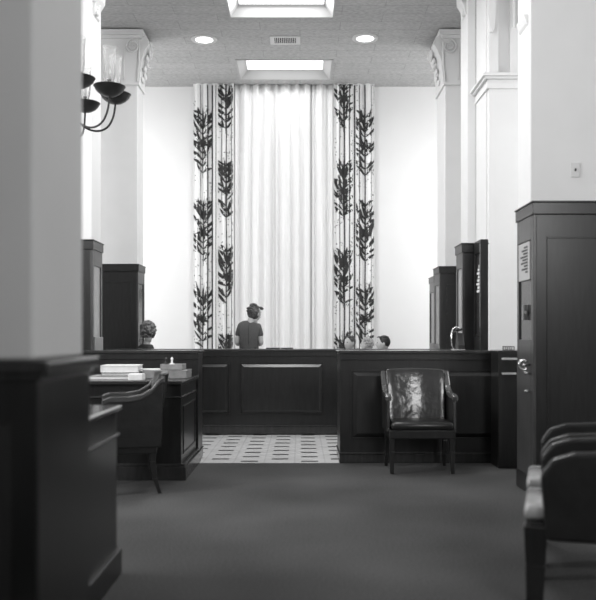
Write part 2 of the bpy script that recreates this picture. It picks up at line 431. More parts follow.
t = thing('low_wood_screen', 'low dark wood screen with polished ledge beyond the blurred left pedestal', 'screen', (-1.5, 2.96, 0))
B('body', (-.4, .57, .01, 1.10, 0, .83), WOOD, t, .004)
B('ledge', (-.4, .595, .0, 1.11, .83, .855), LEDGEW, t, .008)
B('molding', (-.4, .585, .005, 1.105, .70, .715), WOODM, t, .005)
B('base_molding', (-.4, .595, .0, 1.11, 0, .13), WOOD, t, .005)

# ------------------------------------------------------------------ counters
def counter(name, label, x0, x1, y0, y1, zt, panels, pz, base, kick=.0, left_end=True):
    ox, oy = (x0+x1)/2, (y0+y1)/2
    t = thing(name, label, 'counter', (ox, oy, 0))
    def L(d): return (d[0]-ox, d[1]-ox, d[2]-oy, d[3]-oy, d[4], d[5])
    B('body', L((x0, x1, y0, y1, 0, zt-.03)), WOOD, t, .004)
    B('worktop', L((x0-.015, x1+.015, y0-.02, y1+.015, zt-.03, zt)), WOODM, t, .006)
    B('rail', L((x0-.004, x1+.004, y0-.01, y1, zt-.09, zt-.03)), WOOD, t, .004)
    B('base_molding', [L((x0-.012, x1+.012, y0-.022, y1+.01, base-.012, base)), L((x0-.006, x1+.006, y0-.008, y1+.006, 0, base-.012))], WOODM, t, .006)
    for a, b in panels:
        bm = bmesh.new(); raised(bm, a-ox, b-ox, pz[0], pz[1], y0-oy-.001)
        # quirk moulding round the field
        for d in ((a-.02, b+.02, pz[1]+.005, pz[1]+.017), (a-.02, b+.02, pz[0]-.017, pz[0]-.005)):
            box(bm, d[0]-ox, d[1]-ox, y0-oy-.008, y0-oy, d[2], d[3])
        for xx in (a-.02, b+.008): box(bm, xx-ox, xx+.012-ox, y0-oy-.008, y0-oy, pz[0]-.005, pz[1]+.005)
        obj('panel', bm, WOOD, t)
    return t
k = 9.9/800
counter('back_counter', 'long dark panelled counter across the hall beyond the tile floor', -2.75, 2.0, 9.9, 10.3, 1.05,
        [(-2.3, -1.27-.02), ((228-300)*k-.0-1.03, (228-300)*k)][1:] + [((241-300)*k, (322-300)*k), ((338-300)*k, 1.5)], (1.2-76*k, 1.2-27*k), .11)
k = 7.62/800
counter('right_counter', 'dark panelled counter on the right with a leather armchair in front', .38, 2.6, 7.62, 8.15, 1.07,
        [(53*k, 195*k)], (1.2-100*k, 1.2-35*k), .10)
counter('left_counter', 'dark counter on the left, behind the desk with papers', -2.65, -.985, 7.74, 8.08, 1.07, [(-2.4, -1.1)], (.25, .85), .10)

# fittings at the right end of the right counter
def at(px, py, D): return ((px-300)/800*D, D, 1.2-(py-337)/800*D)
t = thing('gate_post', 'small dark unit with two chrome bars beside the nearest tall cabinet', 'gate post', (1.98, 7.3, 0))
xa, _, za = at(500, 349.5, 7.3)
B('post', (-.17, .12, .0, .29, 0, 1.075), WOOD, t, .004)
for py, w1 in ((358.8, 519), (373.5, 516)):
    x0 = at(501, py, 7.3)[0]-1.98; x1 = at(w1, py, 7.3)[0]-1.98; z = at(0, py, 7.3)[2]
    B('chrome_bar', (x0, x1, -.02, 0, z-.011, z+.011), CHROME, t, .004)
t = thing('name_plate', 'small pale name plate standing at the right end of the right counter', 'sign', (at(508.5, 0, 7.36)[0], 7.36, 1.075))
B('plate', (-.055, .055, -.006, .006, 0, .042), GREYCARD, t, .002)
for i, (a, b) in enumerate(((-.046, -.032), (-.026, -.014), (-.006, .006), (.012, .022), (.028, .046))):
    B('letter', (a, b, -.0085, -.006, .009+.004*(i % 2), .033), PAPER, t, 0)

# ------------------------------------------------------------------ tall cabinets
def tall_cabinet(label, sg, X, y0, y1, wid, ztop=2.2, pane='light', extra=None, group='tall cabinets along the hall', zb=0):
    """aisle side face at X; the body runs away from the aisle (sg=-1 body towards -x, +1 towards +x)"""
    t = thing('tall_cabinet', label, 'cabinet', (X+sg*wid/2, (y0+y1)/2, 0), 0, group)
    ox, oy = X+sg*wid/2, (y0+y1)/2
    def L(xa, xb, ya, yb, za, zc):
        xa, xb = sorted((xa, xb)); return (xa-ox, xb-ox, ya-oy, yb-oy, za, zc)
    B('body', L(X+sg*.02, X+sg*wid, y0, y1, 0, ztop-.1), WOOD, t, .004)
    B('cornice', [L(X-sg*.01, X+sg*(wid+.01), y0-.015, y1+.015, ztop-.1, ztop-.012), L(X-sg*.018, X+sg*(wid+.02), y0-.022, y1+.02, ztop-.012, ztop)], WOOD, t, .004)
    B('base_molding', L(X-sg*.004, X+sg*(wid+.01), y0-.015, y1+.015, 0, .14), WOOD, t, .004)
    # front: sunk panel framed by stiles
    if wid > .35:
        bm = bmesh.new()
        a, b = sorted((X+sg*.10-ox, X+sg*(wid-.06)-ox))
        for d in ((a, b, 1.94, 1.955), (a, b, .30, .315)): box(bm, d[0], d[1], y0-oy-.008, y0-oy, d[2], d[3])
        for xx in (a, b-.012): box(bm, xx, xx+.012, y0-oy-.008, y0-oy, .315, 1.94)
        obj('panel_molding', bm, WOOD, t, .002)
    # aisle side: door frame with sunk pane
    x_out, x_in = X, X+sg*.022
    ya, yb = y0+.06, y1-.05
    bm = bmesh.new()
    for d in ((y0, ya, .14, ztop-.1), (yb, y1, .14, ztop-.1), (ya, yb, 1.94, ztop-.1), (ya, yb, .14, 1.30-.12 if pane == 'notice' else 1.10)):
        q = L(x_out, x_in, *d); box(bm, *q)
    dr = obj('door', bm, DOORW, t, .003)
    pm = {'light': FROST, 'dark': FROSTD, 'notice': FROSTD}[pane]
    zlo = 1.18 if pane == 'notice' else 1.10
    B('pane', L(X+sg*.012, X+sg*.024, ya, yb, zlo, 1.94), pm, dr, 0)
    if extra: extra(dr, L, ya, yb)
    return t
def near_extra(dr, L, ya, yb):
    B('notice', L(1.745, 1.757, ya+.02, yb-.02, 1.64, 1.93), NOTICE, dr, 0)
    bm = bmesh.new()
    for i in range(9):
        z = 1.90-.024*i
        w_ = (.10, .16, .12, .2, .14, .18, .1, .16, .06)[i]
        box(bm, *L(1.7425, 1.7445, ya+.07, ya+.07+w_, z-.013, z))
    obj('notice_print', bm, INK, dr)
    bm = bmesh.new(); q = L(1.725, 1.757, ya+.13, ya+.16, 1.33, 1.45); box(bm, *q)
    box(bm, *L(1.735, 1.75, ya+.09, ya+.20, 1.375, 1.40))
    obj('door_latch', bm, BRASS, dr, .003)
    q = L(1.69, 1.69, 6.05, 6.05, .99, .99); bm = bmesh.new()
    tube(bm, [(q[0]+.036*math.cos(a), q[2], .99+.036*math.sin(a)) for a in [math.radians(40+i*14) for i in range(21)]], .008, 8)
    obj('handle_ring', bm, CHROME, dr, 0, True)
    bm = bmesh.new(); tube(bm, [(q[0]+.065, q[2]+.03, .99), (q[0]+.01, q[2]+.01, .99), (q[0], q[2]-.005, .99)], [.008, .010, .013], 8); obj('handle_stem', bm, CHROME, dr, 0, True)
    for dx, zz, r in ((.0, .925, .012), (.0, .79, .010)):
        bm = bmesh.new(); tube(bm, [(q[0]+.065, q[2]+.02, zz), (q[0]+.01, q[2], zz)], [.006, r], 8); obj('stud', bm, BRASS, dr, 0, True)
tall_cabinet('nearest and largest tall dark cabinet, at the right edge, with a notice in its door', 1, 1.75, 6.0, 6.45, .80, ztop=2.22, pane='notice', extra=near_extra)
tall_cabinet('tall dark cabinet on the right with a door panel standing open in front', 1, 1.73, 8.52, 8.86, .26, 2.2)
tall_cabinet('tall dark cabinet on the right behind the bright telephone', 1, 1.97, 11.3, 11.75, .6, 2.2)
tall_cabinet('farthest and smallest tall cabinet on the right, mostly hidden', 1, 2.20, 13.1, 13.6, .5, 2.2, pane='dark')
def metal_extra(dr, L, ya, yb):
    B('metal_box', L(-2.108, -2.13, ya-.03, yb+.02, 1.06, 1.2), METALP, dr, .004)
tall_cabinet('tall dark cabinet on the left, half hidden by the blurred pier', -1, -2.125, 8.2, 8.6, .6, 2.2, extra=metal_extra)
tall_cabinet('wide tall dark cabinet on the left behind the seated curly-haired person', -1, -2.215, 10.95, 11.4, .75, 2.2, pane='dark')

# open door panel with white lettering beside the second right cabinet
t = thing('open_door_panel', 'narrow glazed door standing open on the right with white lettering', 'door', (1.885, 8.29, 0))
B('stile', [(-.04, .04, -.11, -.06, 0, 2.2), (-.04, .04, .15, .20, 0, 2.2)], WOOD, t, .003)
B('rail', [(-.04, .04, -.06, .15, 2.07, 2.2), (-.04, .04, -.06, .15, 0, .2), (-.04, .04, -.06, .15, .9, 1.2)], WOOD, t, .003)
B('pane', [(-.02, .02, -.06, .15, 1.2, 2.07), (-.02, .02, -.06, .15, .2, .9)], FROSTD, t, 0)
bm = bmesh.new()
for i in range(8):
    z = 1.95-.037*i; y = -.05+.008*i
    box(bm, -.024, -.020, y, y+.10+.03*(i % 3), z-.022, z)
    for j in range(3): box(bm, -.024, -.020, y+.03+.035*j, y+.037+.035*j, z-.03, z-.022)
obj('lettering', bm, PAPER, t)
B('edge_strip', (-.044, -.04, -.108, -.09, 1.3, 2.15), BRASS, t, 0)

# telephone on the right counter
t = thing('telephone', 'bright-handled desk telephone on the right counter before a tall cabinet', 'telephone', (at(457, 0, 7.85)[0], 7.85, 1.07))
bm = bmesh.new()
prism(bm, [(-.07, 0), (.08, 0), (.08, .05), (.05, .16), (.0, .17), (-.07, .05)], 'x', -.0, .06)
obj('body', bm, IRON, t, .006)
bm = bmesh.new(); tube(bm, [(-.03, -.02, .0), (-.055, -.02, .05), (-.06, -.01, .14), (-.045, 0, .20), (-.01, 0, .23), (.02, 0, .215)], .009, 8)
obj('cradle_arm', bm, CHROME, t, 0, True)
bm = bmesh.new(); tube(bm, [(-.015, 0, .20), (.0, 0, .195), (.03, 0, .20), (.055, 0, .21)], [.014, .01, .01, .014], 8)
ellip(bm, (-.025, 0, .175), (.018, .02, .018), 10)
obj('handset', bm, IRON, t, 0, True)
B('base', (-.045, .065, -.08, .09, 0, .012), CHROME, t, .004)

# light switch
t = thing('wall_switch', 'small wall switch plate on the near right white pier', 'switch', (at(575, 0, 6.6)[0], 6.6, at(0, 170, 6.6)[2]))
B('plate', (-.036, .036, -.01, 0, -.06, .06), PLATE, t, .003)
B('toggle', (-.006, .006, -.022, -.008, -.012, .01), INK, t, .002)

# ------------------------------------------------------------------ curtains
def fold_fn(Y, amp, per, ph, sharp=1.0):
    def f(x):
        u = (x/per+ph)*2*PI
        s = math.sin(u+.6*math.sin(u*.37+ph*9)+.35*math.sin(u*.21))
        s = math.copysign(abs(s)**sharp, s)
        return Y-amp*(s+.25*math.sin(2.7*u+ph*5))
    return f
def cloth(bm, f, x0, x1, z0, z1, nx, nz=24, mi=0, flare=.0):
    g = []
    for j in range(nz+1):
        z = z0+(z1-z0)*j/nz
        g.append([bm.verts.new((x0+(x1-x0)*i/nx, f(x0+(x1-x0)*i/nx+.012*math.sin(z*1.3)*flare), z)) for i in range(nx+1)])
    for j in range(nz):
        for i in range(nx):
            fc = bm.faces.new((g[j][i], g[j][i+1], g[j+1][i+1], g[j+1][i])); fc.material_index = mi; fc.smooth = True
PX = 14.9/800
f0 = fold_fn(14.93, .05, .20, .1)
def cX(px): return (px-300)*PX
for nm, a, b, ph, lab in (('sheer_curtain', 234.5, 275, .13, 'left white sheer curtain behind the standing person'),
                     ('sheer_curtain', 275, 312, .55, 'middle white sheer curtain in the centre of the far wall'),
                     ('sheer_curtain', 312, 333, .31, 'right white sheer curtain beside the right leafy drape')):
    bm = bmesh.new(); ff = fold_fn(14.96, .035, .21, ph)
    cloth(bm, ff, cX(a)+.004, cX(b)-.004, .04, H-.005, 110)
    o = obj(nm, bm, SHEER); tag(o, lab, 'curtain', 'white sheer curtains')
    s = o.modifiers.new('solid', 'SOLIDIFY'); s.thickness = .004

def leaf(bm, f, x, z, ang, ln, wd, bend, mi=1, n=6, clip=None):
    # a curved tapering leaf printed on the cloth, following its folds
    p = [x, z]; a = ang; L_, R_ = [], []
    for i in range(n+1):
        t_ = i/n; wv = wd*math.sin(PI*min(1, (t_*.92+.06)))**.8
        if i == n: wv = .001
        nx_, nz_ = -math.sin(a), math.cos(a)
        for lst, sg in ((L_, 1), (R_, -1)):
            xx = p[0]+sg*nx_*wv; zz = p[1]+sg*nz_*wv
            if clip: xx = min(max(xx, clip[0]), clip[1])
            zz = min(max(zz, .06), H-.02)
            lst.append(bm.verts.new((xx, f(xx)-.006, zz)))
        p[0] += math.cos(a)*ln/n; p[1] += math.sin(a)*ln/n; a += bend/n
    for i in range(n):
        try:
            fc = bm.faces.new((L_[i], L_[i+1], R_[i+1], R_[i])); fc.material_index = mi
        except Exception: pass
def cluster(bm, f, x, z, hw, hh, clip, rnd):
    # palm-like spray: leaves fanning up and down from the stem
    leaf(bm, f, x, z-hh, PI/2, hh*2.05, .013, rnd.uniform(-.05, .05), clip=clip, n=12)
    rows = 10
    for r in range(rows):
        zz = z-hh*.85+2*hh*.8*r/(rows-1)
        prof = math.sin(PI*(.12+.8*r/(rows-1)))
        for sg in (-1, 1):
            ln = (hw*prof*.7+.08)*rnd.uniform(.85, 1.3)*1.6
            base = math.radians(rnd.uniform(35, 62))
            if rnd.random() < .12: continue
            a = base if sg > 0 else PI-base
            leaf(bm, f, x+sg*.01, zz, a, ln, rnd.uniform(.018, .033), -sg*rnd.uniform(-.5, .9), clip=clip)
            if rnd.random() < .5:
                leaf(bm, f, x+sg*hw*.25, zz+.03, a+sg*rnd.uniform(.2, .5), ln*.6, .020, sg*.4, clip=clip)
    for k in range(5):
        leaf(bm, f, x+rnd.uniform(-.02, .02), z+hh*.35, math.radians(90+(k-2)*17), hh*.7*rnd.uniform(.7, 1.1), .020, (k-2)*-.12, clip=clip)
    # flower-like dense middle
    for k in range(7):
        leaf(bm, f, x, z-.02, 2*PI*k/7+.3, hw*.7, .026, .5, clip=clip)
    for k in range(46):
        xx = x+rnd.uniform(-1.35, 1.35)*hw; zz = z+rnd.uniform(-1.25, 1.25)*hh
        leaf(bm, f, xx, zz, rnd.uniform(0, PI), rnd.uniform(.02, .05), .009, .5, 2, 2, clip)
def drape(strips, label, x0, x1, seed, lines):
    rnd = random.Random(seed)
    bm = bmesh.new(); f = fold_fn(14.90, .02, .17, seed*.17, .8)
    cloth(bm, f, cX(x0), cX(x1), .03, H-.005, 90)
    for (c, hw, ys, clip) in strips:
        cl = (cX(clip[0]), cX(clip[1]))
        for (yc, hh) in ys:
            cluster(bm, f, cX(c)+rnd.uniform(-.01, .01), 1.2+(337-yc)*PX, hw*PX, hh*PX, cl, rnd)
    for (lx, wpx, mi, ya, yb) in lines:  # vertical stripes: printed stems, and the shade of folds drawn in
        zt = 1.2+(337-ya)*PX; zb_ = 1.2+(337-yb)*PX; n = 14; ww = wpx*PX/2
        L_ = []; R_ = []
        for i in range(n+1):
            z = min(zt, H-.02)+(max(zb_, .06)-min(zt, H-.02))*i/n; xx = cX(lx)+.003*math.sin(z*5+lx)
            L_.append(bm.verts.new((xx-ww, f(xx-ww)-.005, z))); R_.append(bm.verts.new((xx+ww, f(xx+ww)-.005, z)))
        for i in range(n):
            fc = bm.faces.new((L_[i], R_[i], R_[i+1], L_[i+1])); fc.material_index = mi
    # stippled tendrils
    for (c, hw, ys, clip) in strips:
        cl = (cX(clip[0]), cX(clip[1]))
        for k in range(150):
            yy = rnd.uniform(85, 400); xx = c+rnd.choice((-1, 1))*hw*(.75+.35*math.sin(yy*.07+c))+rnd.uniform(-1, 1)
            leaf(bm, f, cX(xx), 1.2+(337-yy)*PX, rnd.uniform(0, PI), .03, .009, .4, 2, 2, cl)
    o = obj('leafy_drape', bm, [DRAPE, PRINT, PRINTG]); tag(o, label, 'curtain', 'drapes printed with dark leaves')
outer = [(142, 36), (232, 34), (318, 34), (404, 34)]
inner = [(98, 36), (190, 32), (276, 32), (362, 30)]
drape([(203, 10, outer, (193.5, 213)), (226, 7.5, inner, (218, 233))], 'left drape printed with dark leaf sprays', 193, 234, 3,
      [(200.5, .6, 2, 85, 440), (207.8, 1.0, 1, 85, 440), (212.3, 1.6, 1, 85, 440), (216.0, .8, 2, 85, 440), (221.5, .9, 2, 85, 200), (226.5, 1.0, 1, 85, 440), (231.5, .8, 2, 85, 440)])
drape([(343.5, 8.0, [(98, 34), (190, 30), (278, 30), (362, 30)], (334, 353)), (365, 10, [(145, 36), (232, 34), (318, 34), (404, 34)], (356, 374))],
      'right drape printed with dark leaf sprays', 333.5, 374.5, 5,
      [(339.8, 1.0, 2, 85, 440), (344.5, 1.3, 1, 85, 440), (349.5, 1.0, 1, 85, 440), (354.6, 1.3, 1, 85, 440), (359.5, .9, 1, 85, 350), (365.0, 1.2, 1, 85, 440), (371.5, .5, 2, 85, 440)])

# ------------------------------------------------------------------ chandelier
cc = (-2.15, 7.52)
t = thing('chandelier', 'dark metal chandelier with bowls and clear glass shades at top left', 'chandelier', (cc[0], cc[1], H))
r0 = .405; zr = 1.2+250*7.42/800-H           # rim height relative to ceiling
bm = bmesh.new(); lathe(bm, [(.001, 0), (.07, 0), (.07, -.02), (.03, -.05), (.012, -.07), (.012, zr+.3), (.03, zr+.28), (.05, zr+.2), (.03, zr+.1), (.02, zr-.05),
    (.06, zr-.2), (.075, zr-.28), (.05, zr-.36), (.012, zr-.42), (.001, zr-.44)], seg=20); obj('stem', bm, IRON, t, 0, True)
for kk in range(8):
    a = math.radians((-17, 17, -65, 87, 125, 165, 205, 245)[kk]); ca, sa = math.cos(a), math.sin(a)
    def R(r, z): return (r*ca, r*sa, z)
    bm = bmesh.new()
    ap = [(.0, -.24), (.05, -.27), (.12, -.335), (.2, -.365), (.28, -.355), (.345, -.305), (.385, -.22), (r0-.005, -.14), (r0, -.085), (r0, -.05)]; sm = []
    for q in range(1, len(ap)-2):
        for u in (0, .25, .5, .75):
            sm.append(tuple(.5*(2*ap[q][c]+(ap[q+1][c]-ap[q-1][c])*u+(2*ap[q-1][c]-5*ap[q][c]+4*ap[q+1][c]-ap[q+2][c])*u*u+(-ap[q-1][c]+3*ap[q][c]-3*ap[q+1][c]+ap[q+2][c])*u**3) for c in (0, 1)))
    tube(bm, [R(a_, zr+b_) for a_, b_ in sm], .010, 8)
    arm = obj('arm', bm, IRON, t, 0, True)
    bm = bmesh.new()
    lathe(bm, [(.001, zr-.095), (.03, zr-.093), (.06, zr-.085), (.10, zr-.062), (.130, zr-.032), (.142, zr-.002), (.148, zr), (.14, zr-.006), (.115, zr-.04), (.07, zr-.06), (.001, zr-.07)], r0*ca, r0*sa, 24)
    bw = obj('bowl', bm, IRON, arm, 0, True)
    bm = bmesh.new()
    lathe(bm, [(.001, zr-.085), (.016, zr-.085), (.016, zr+.05), (.022, zr+.055), (.022, zr+.06), (.001, zr+.06)], r0*ca, r0*sa, 12)
    obj('candle_sleeve', bm, IRON, bw, 0, True)
    bm = bmesh.new()
    lathe(bm, [(.03, zr+.02), (.05, zr+.08), (.056, zr+.15), (.055, zr+.25), (.062, zr+.365)], r0*ca, r0*sa, 20)
    obj('glass_shade', bm, GLASS, bw, 0, True)
    bm = bmesh.new()
    lathe(bm, [(.001, zr+.06), (.012, zr+.07), (.018, zr+.10), (.012, zr+.14), (.001, zr+.17)], r0*ca, r0*sa, 10)
    obj('bulb', bm, PAPER, bw, 0, True)

# ------------------------------------------------------------------ desk with its papers
t = thing('desk', 'dark wood desk on the left with stacked binders and papers', 'desk', (-1.70, 7.22, 0))
B('body', (-.70, .70, -.49, .47, .1, .80), WOOD, t, .004)
B('desktop', (-.72, .725, -.52, .49, .80, .832), WOODM, t, .006)
B('molding', (-.705, .712, -.502, .48, .685, .70), WOODM, t, .004)
B('base_molding', [(-.72, .745, -.53, .49, 0, .115), (-.71, .73, -.515, .48, .115, .137)], WOODM, t, .005)
bm = bmesh.new()
for d in ((-.40, .40, .22, .60),): pass
box(bm, .70, .708, -.38, .38, .20, .212); box(bm, .70, .708, -.38, .38, .60, .612)
box(bm, .70, .708, -.38, -.368, .2, .61); box(bm, .70, .708, .368, .38, .2, .61)
obj('panel_molding', bm, WOOD, t, .002)
zt = .832
def place(px, D): return (px-300)/800*D
def binder(px0, px1, D, z, h, d, label, m, rz=0, name='binder', cat='binder'):
    x0, x1 = place(px0, D), place(px1, D); c = (x0+x1)/2; hw = (x1-x0)/2
    t = thing(name, label, cat, (c, D+d/2, z), rz)
    B('cover', [(-hw, hw, -d/2, d/2, 0, .004), (-hw, hw, -d/2, d/2, h-.004, h), (-hw, -hw+.006, -d/2, d/2, 0, h)], m, t, .001)
    B('pages', (-hw+.006, hw-.008, -d/2+.006, d/2-.006, .004, h-.004), PAPER, t, 0)
binder(88, 131, 6.95, zt, .028, .30, 'flat pale ledger lying at the left end of the desk', LEDGER, 0, 'ledger', 'book')
binder(101, 139, 7.02, zt+.028, .03, .24, 'pale folder second from the top of the desk pile', GREYCARD, 0, 'folder', 'folder')
binder(100, 138, 7.0, zt+.058, .062, .26, 'thick pale binder on top of the desk pile', PAPER, .04)
t = tag(B('paper_block', (-.062, .062, -.06, .06, 0, .055), PAPER, None, .006), 'small white block of papers in the middle of the desk', 'papers'); t.location = (place(137, 6.85), 6.84, zt)
def tray(px0, px1, D, z, h, d, label, m=GREYCARD):
    x0, x1 = place(px0, D), place(px1, D); c = (x0+x1)/2; hw = (x1-x0)/2
    t = thing('letter_tray', label, 'tray', (c, D+d/2, z))
    B('tray', [(-hw, hw, -d/2, d/2, 0, .006), (-hw, -hw+.006, -d/2, d/2, 0, h), (hw-.006, hw, -d/2, d/2, 0, h), (-hw, hw, -d/2, -d/2+.006, 0, h), (-hw, hw, d/2-.006, d/2, 0, h)], m, t, .002)
    B('papers', (-hw+.01, hw-.01, -d/2+.01, d/2-.01, .006, h-.008), PAPER, t, 0)
tray(143, 187, 7.05, zt, .075, .30, 'wide grey tray of papers at the right end of the desk')
tray(160, 183, 7.12, zt+.075, .05, .20, 'small grey tray on top of the wide tray')
def lump(px, D, z, r, label, m, cat='stamp'):
    t = thing('rubber_stamp', label, cat, (place(px, D), D, z))
    bm = bmesh.new(); lathe(bm, [(.001, 0), (r, 0), (r, .012), (r*.4, .018), (r*.35, .04), (r*.6, .055), (r*.3, .068), (.001, .07)], seg=12); obj('handle', bm, m, t, 0, True)
lump(166, 7.2, zt+.117, .022, 'dark rubber stamp on the left of the small tray', IRON)
lump(172, 7.2, zt+.117, .022, 'pale rubber stamp on the right of the small tray', PAPER)
t = tag(B('envelope_stack', (-.09, .09, -.05, .05, 0, .012), PAPER, None, .002), 'white envelopes lying on the wide tray above the chair back', 'papers'); t.location = (place(150, 7.1), 7.12, zt+.075)

# flat dark things on the back counter
for x0, x1, lab in ((266, 280, 'flat dark book on the back counter right of the standing person'), (281, 293, 'small dark pad on the back counter below the middle curtain')):
    o = tag(B('desk_pad', (place(x0, 10.0), place(x1, 10.0), 10.0, 10.2, 1.05, 1.065), IRON, None, .003), lab, 'pad')

# ------------------------------------------------------------------ chairs
def armchair(label, loc, rz, back_m, seat_m, wid=.60, dep=.56, back_h=.88, arm_h=.68, tub=False, name='armchair', group='leather armchairs'):
    """local frame: front towards -y"""
    t = thing(name, label, 'chair', loc, rz, group)
    hw = wid/2
    # seat
    bm = bmesh.new(); box(bm, -hw+.05, hw-.05, -dep/2+.01, dep/2-.05, .385, .455); s = obj('seat', bm, seat_m, t, .025, True)
    B('seat_frame', (-hw+.03, hw-.03, -dep/2+.03, dep/2-.03, .31, .385), WOOD, t, .008)
    # curved back
    bm = bmesh.new(); n = 10; rows = 10
    def bp(u, v, off):
        x = (hw-.05)*u*(1-.04*(1-v)); z = .40+(back_h-.40)*v+ .012*(1-u*u)*(v > .9)
        y = dep/2-.03+.10*v-.05*u*u + off*(1-.25*abs(u)**4) + (.012*math.sin(v*PI) if off < 0 else 0)*-1
        return (x, y, z)
    G = {}
    for sd, off in ((0, -.055), (1, 0.012)):
        for j in range(rows+1):
            for i in range(n+1): G[sd, j, i] = bm.verts.new(bp(-1+2*i/n, j/rows, off))
    for j in range(rows):
        for i in range(n):
            bm.faces.new((G[0,j,i], G[0,j,i+1], G[0,j+1,i+1], G[0,j+1,i])); bm.faces.new((G[1,j,i], G[1,j+1,i], G[1,j+1,i+1], G[1,j,i+1]))
    for j in range(rows):
        for i in (0, n): bm.faces.new((G[0,j,i], G[1,j,i], G[1,j+1,i], G[0,j+1,i]))
    for i in range(n):
        for j in (0, rows): bm.faces.new((G[0,j,i], G[0,j,i+1], G[1,j,i+1], G[1,j,i]))
    obj('backrest', bm, back_m, t, .012, True)
    # arms sweeping down from the top of the back
    for sg in (-1, 1):
        if tub:
            prof = [(-dep/2+.10, .31), (-dep/2+.08, arm_h-.10), (-dep/2+.13, arm_h-.03), (-dep/2+.22, arm_h), (.05, arm_h+.01), (dep/2, arm_h+.03), (dep/2+.06, arm_h+.04), (dep/2+.03, .31)]
            bm = bmesh.new(); prism(bm, prof, 'x', sg*(hw-.06), sg*hw); obj('armrest', bm, LEATHER, t, .02)
        else:
            bm = bmesh.new()
            path = [(-dep/2+.06, arm_h-.02), (-dep/2+.12, arm_h), (0, arm_h), (.10, arm_h+.015), (.18, arm_h+.06), (.235, arm_h+.13), (dep/2+.03, back_h-.01)]
            prof = path+[(y_, z_-.045) for y_, z_ in path[::-1]]
            prism(bm, prof, 'x', sg*(hw-.052), sg*(hw-.002)); ar = obj('armrest', bm, LEDGEW, t, .01)
            bm = bmesh.new()
            prism(bm, [(-dep/2+.08, .36), (-dep/2+.10, arm_h-.03), (0, arm_h-.035), (.10, arm_h-.02), (.2, arm_h+.05), (dep/2+.02, back_h-.05), (dep/2, .36)], 'x', sg*(hw-.042), sg*(hw-.014))
            obj('side_panel', bm, LEATHER, t, .006)
    for sx in (-1, 1):
        for sy in (-1, 1):
            bm = bmesh.new(); lw = .024 if not tub else .05
            x, y = sx*(hw-.055), sy*(dep/2-.06)
            pts = [(x, y, .37), (x, y+sy*.0, .25), (x, y+sy*.015, .12), (x+sx*.005, y+sy*.05, 0.004)] if sy > 0 else [(x, y, .37), (x, y, .2), (x, y-.005, .004)]
            for a, b, wa, wb in zip(pts, pts[1:], (lw, lw*.85, lw*.7), (lw*.85, lw*.7, lw*.6)):
                hexa(bm, [(b[0]-wb, b[1]-wb, b[2]), (b[0]+wb, b[1]-wb, b[2]), (b[0]+wb, b[1]+wb, b[2]), (b[0]-wb, b[1]+wb, b[2])],
                     [(a[0]-wa, a[1]-wa, a[2]), (a[0]+wa, a[1]-wa, a[2]), (a[0]+wa, a[1]+wa, a[2]), (a[0]-wa, a[1]+wa, a[2])])
            obj('leg', bm, WOOD, t, .004)
    return t
armchair('leather armchair with shiny back facing the viewer before the right counter', (1.07, 7.2, 0), 0, LEATHERL, LEATHER, .64, .5, .90, .70)
# leather armchair at the desk, seen from its side
armchair('dark armchair drawn up beside the desk with its back to the right', (place(128, 6.35), 6.30, 0), math.radians(-76), LEATHER, LEATHER, .56, .50, .915, .75)
c1_ = armchair('nearest blurred tub chair with shining seat at the lower right edge', (1.35, 3.69, 0), math.radians(-107), LEATHER, SEATL, .58, .62, .74, .70, True, 'tub_chair', 'tub chairs at the lower right')
dup(c1_, (1.55, 4.36, 0), math.radians(-107), 'farther tub chair in the lower right row, behind the nearest one')

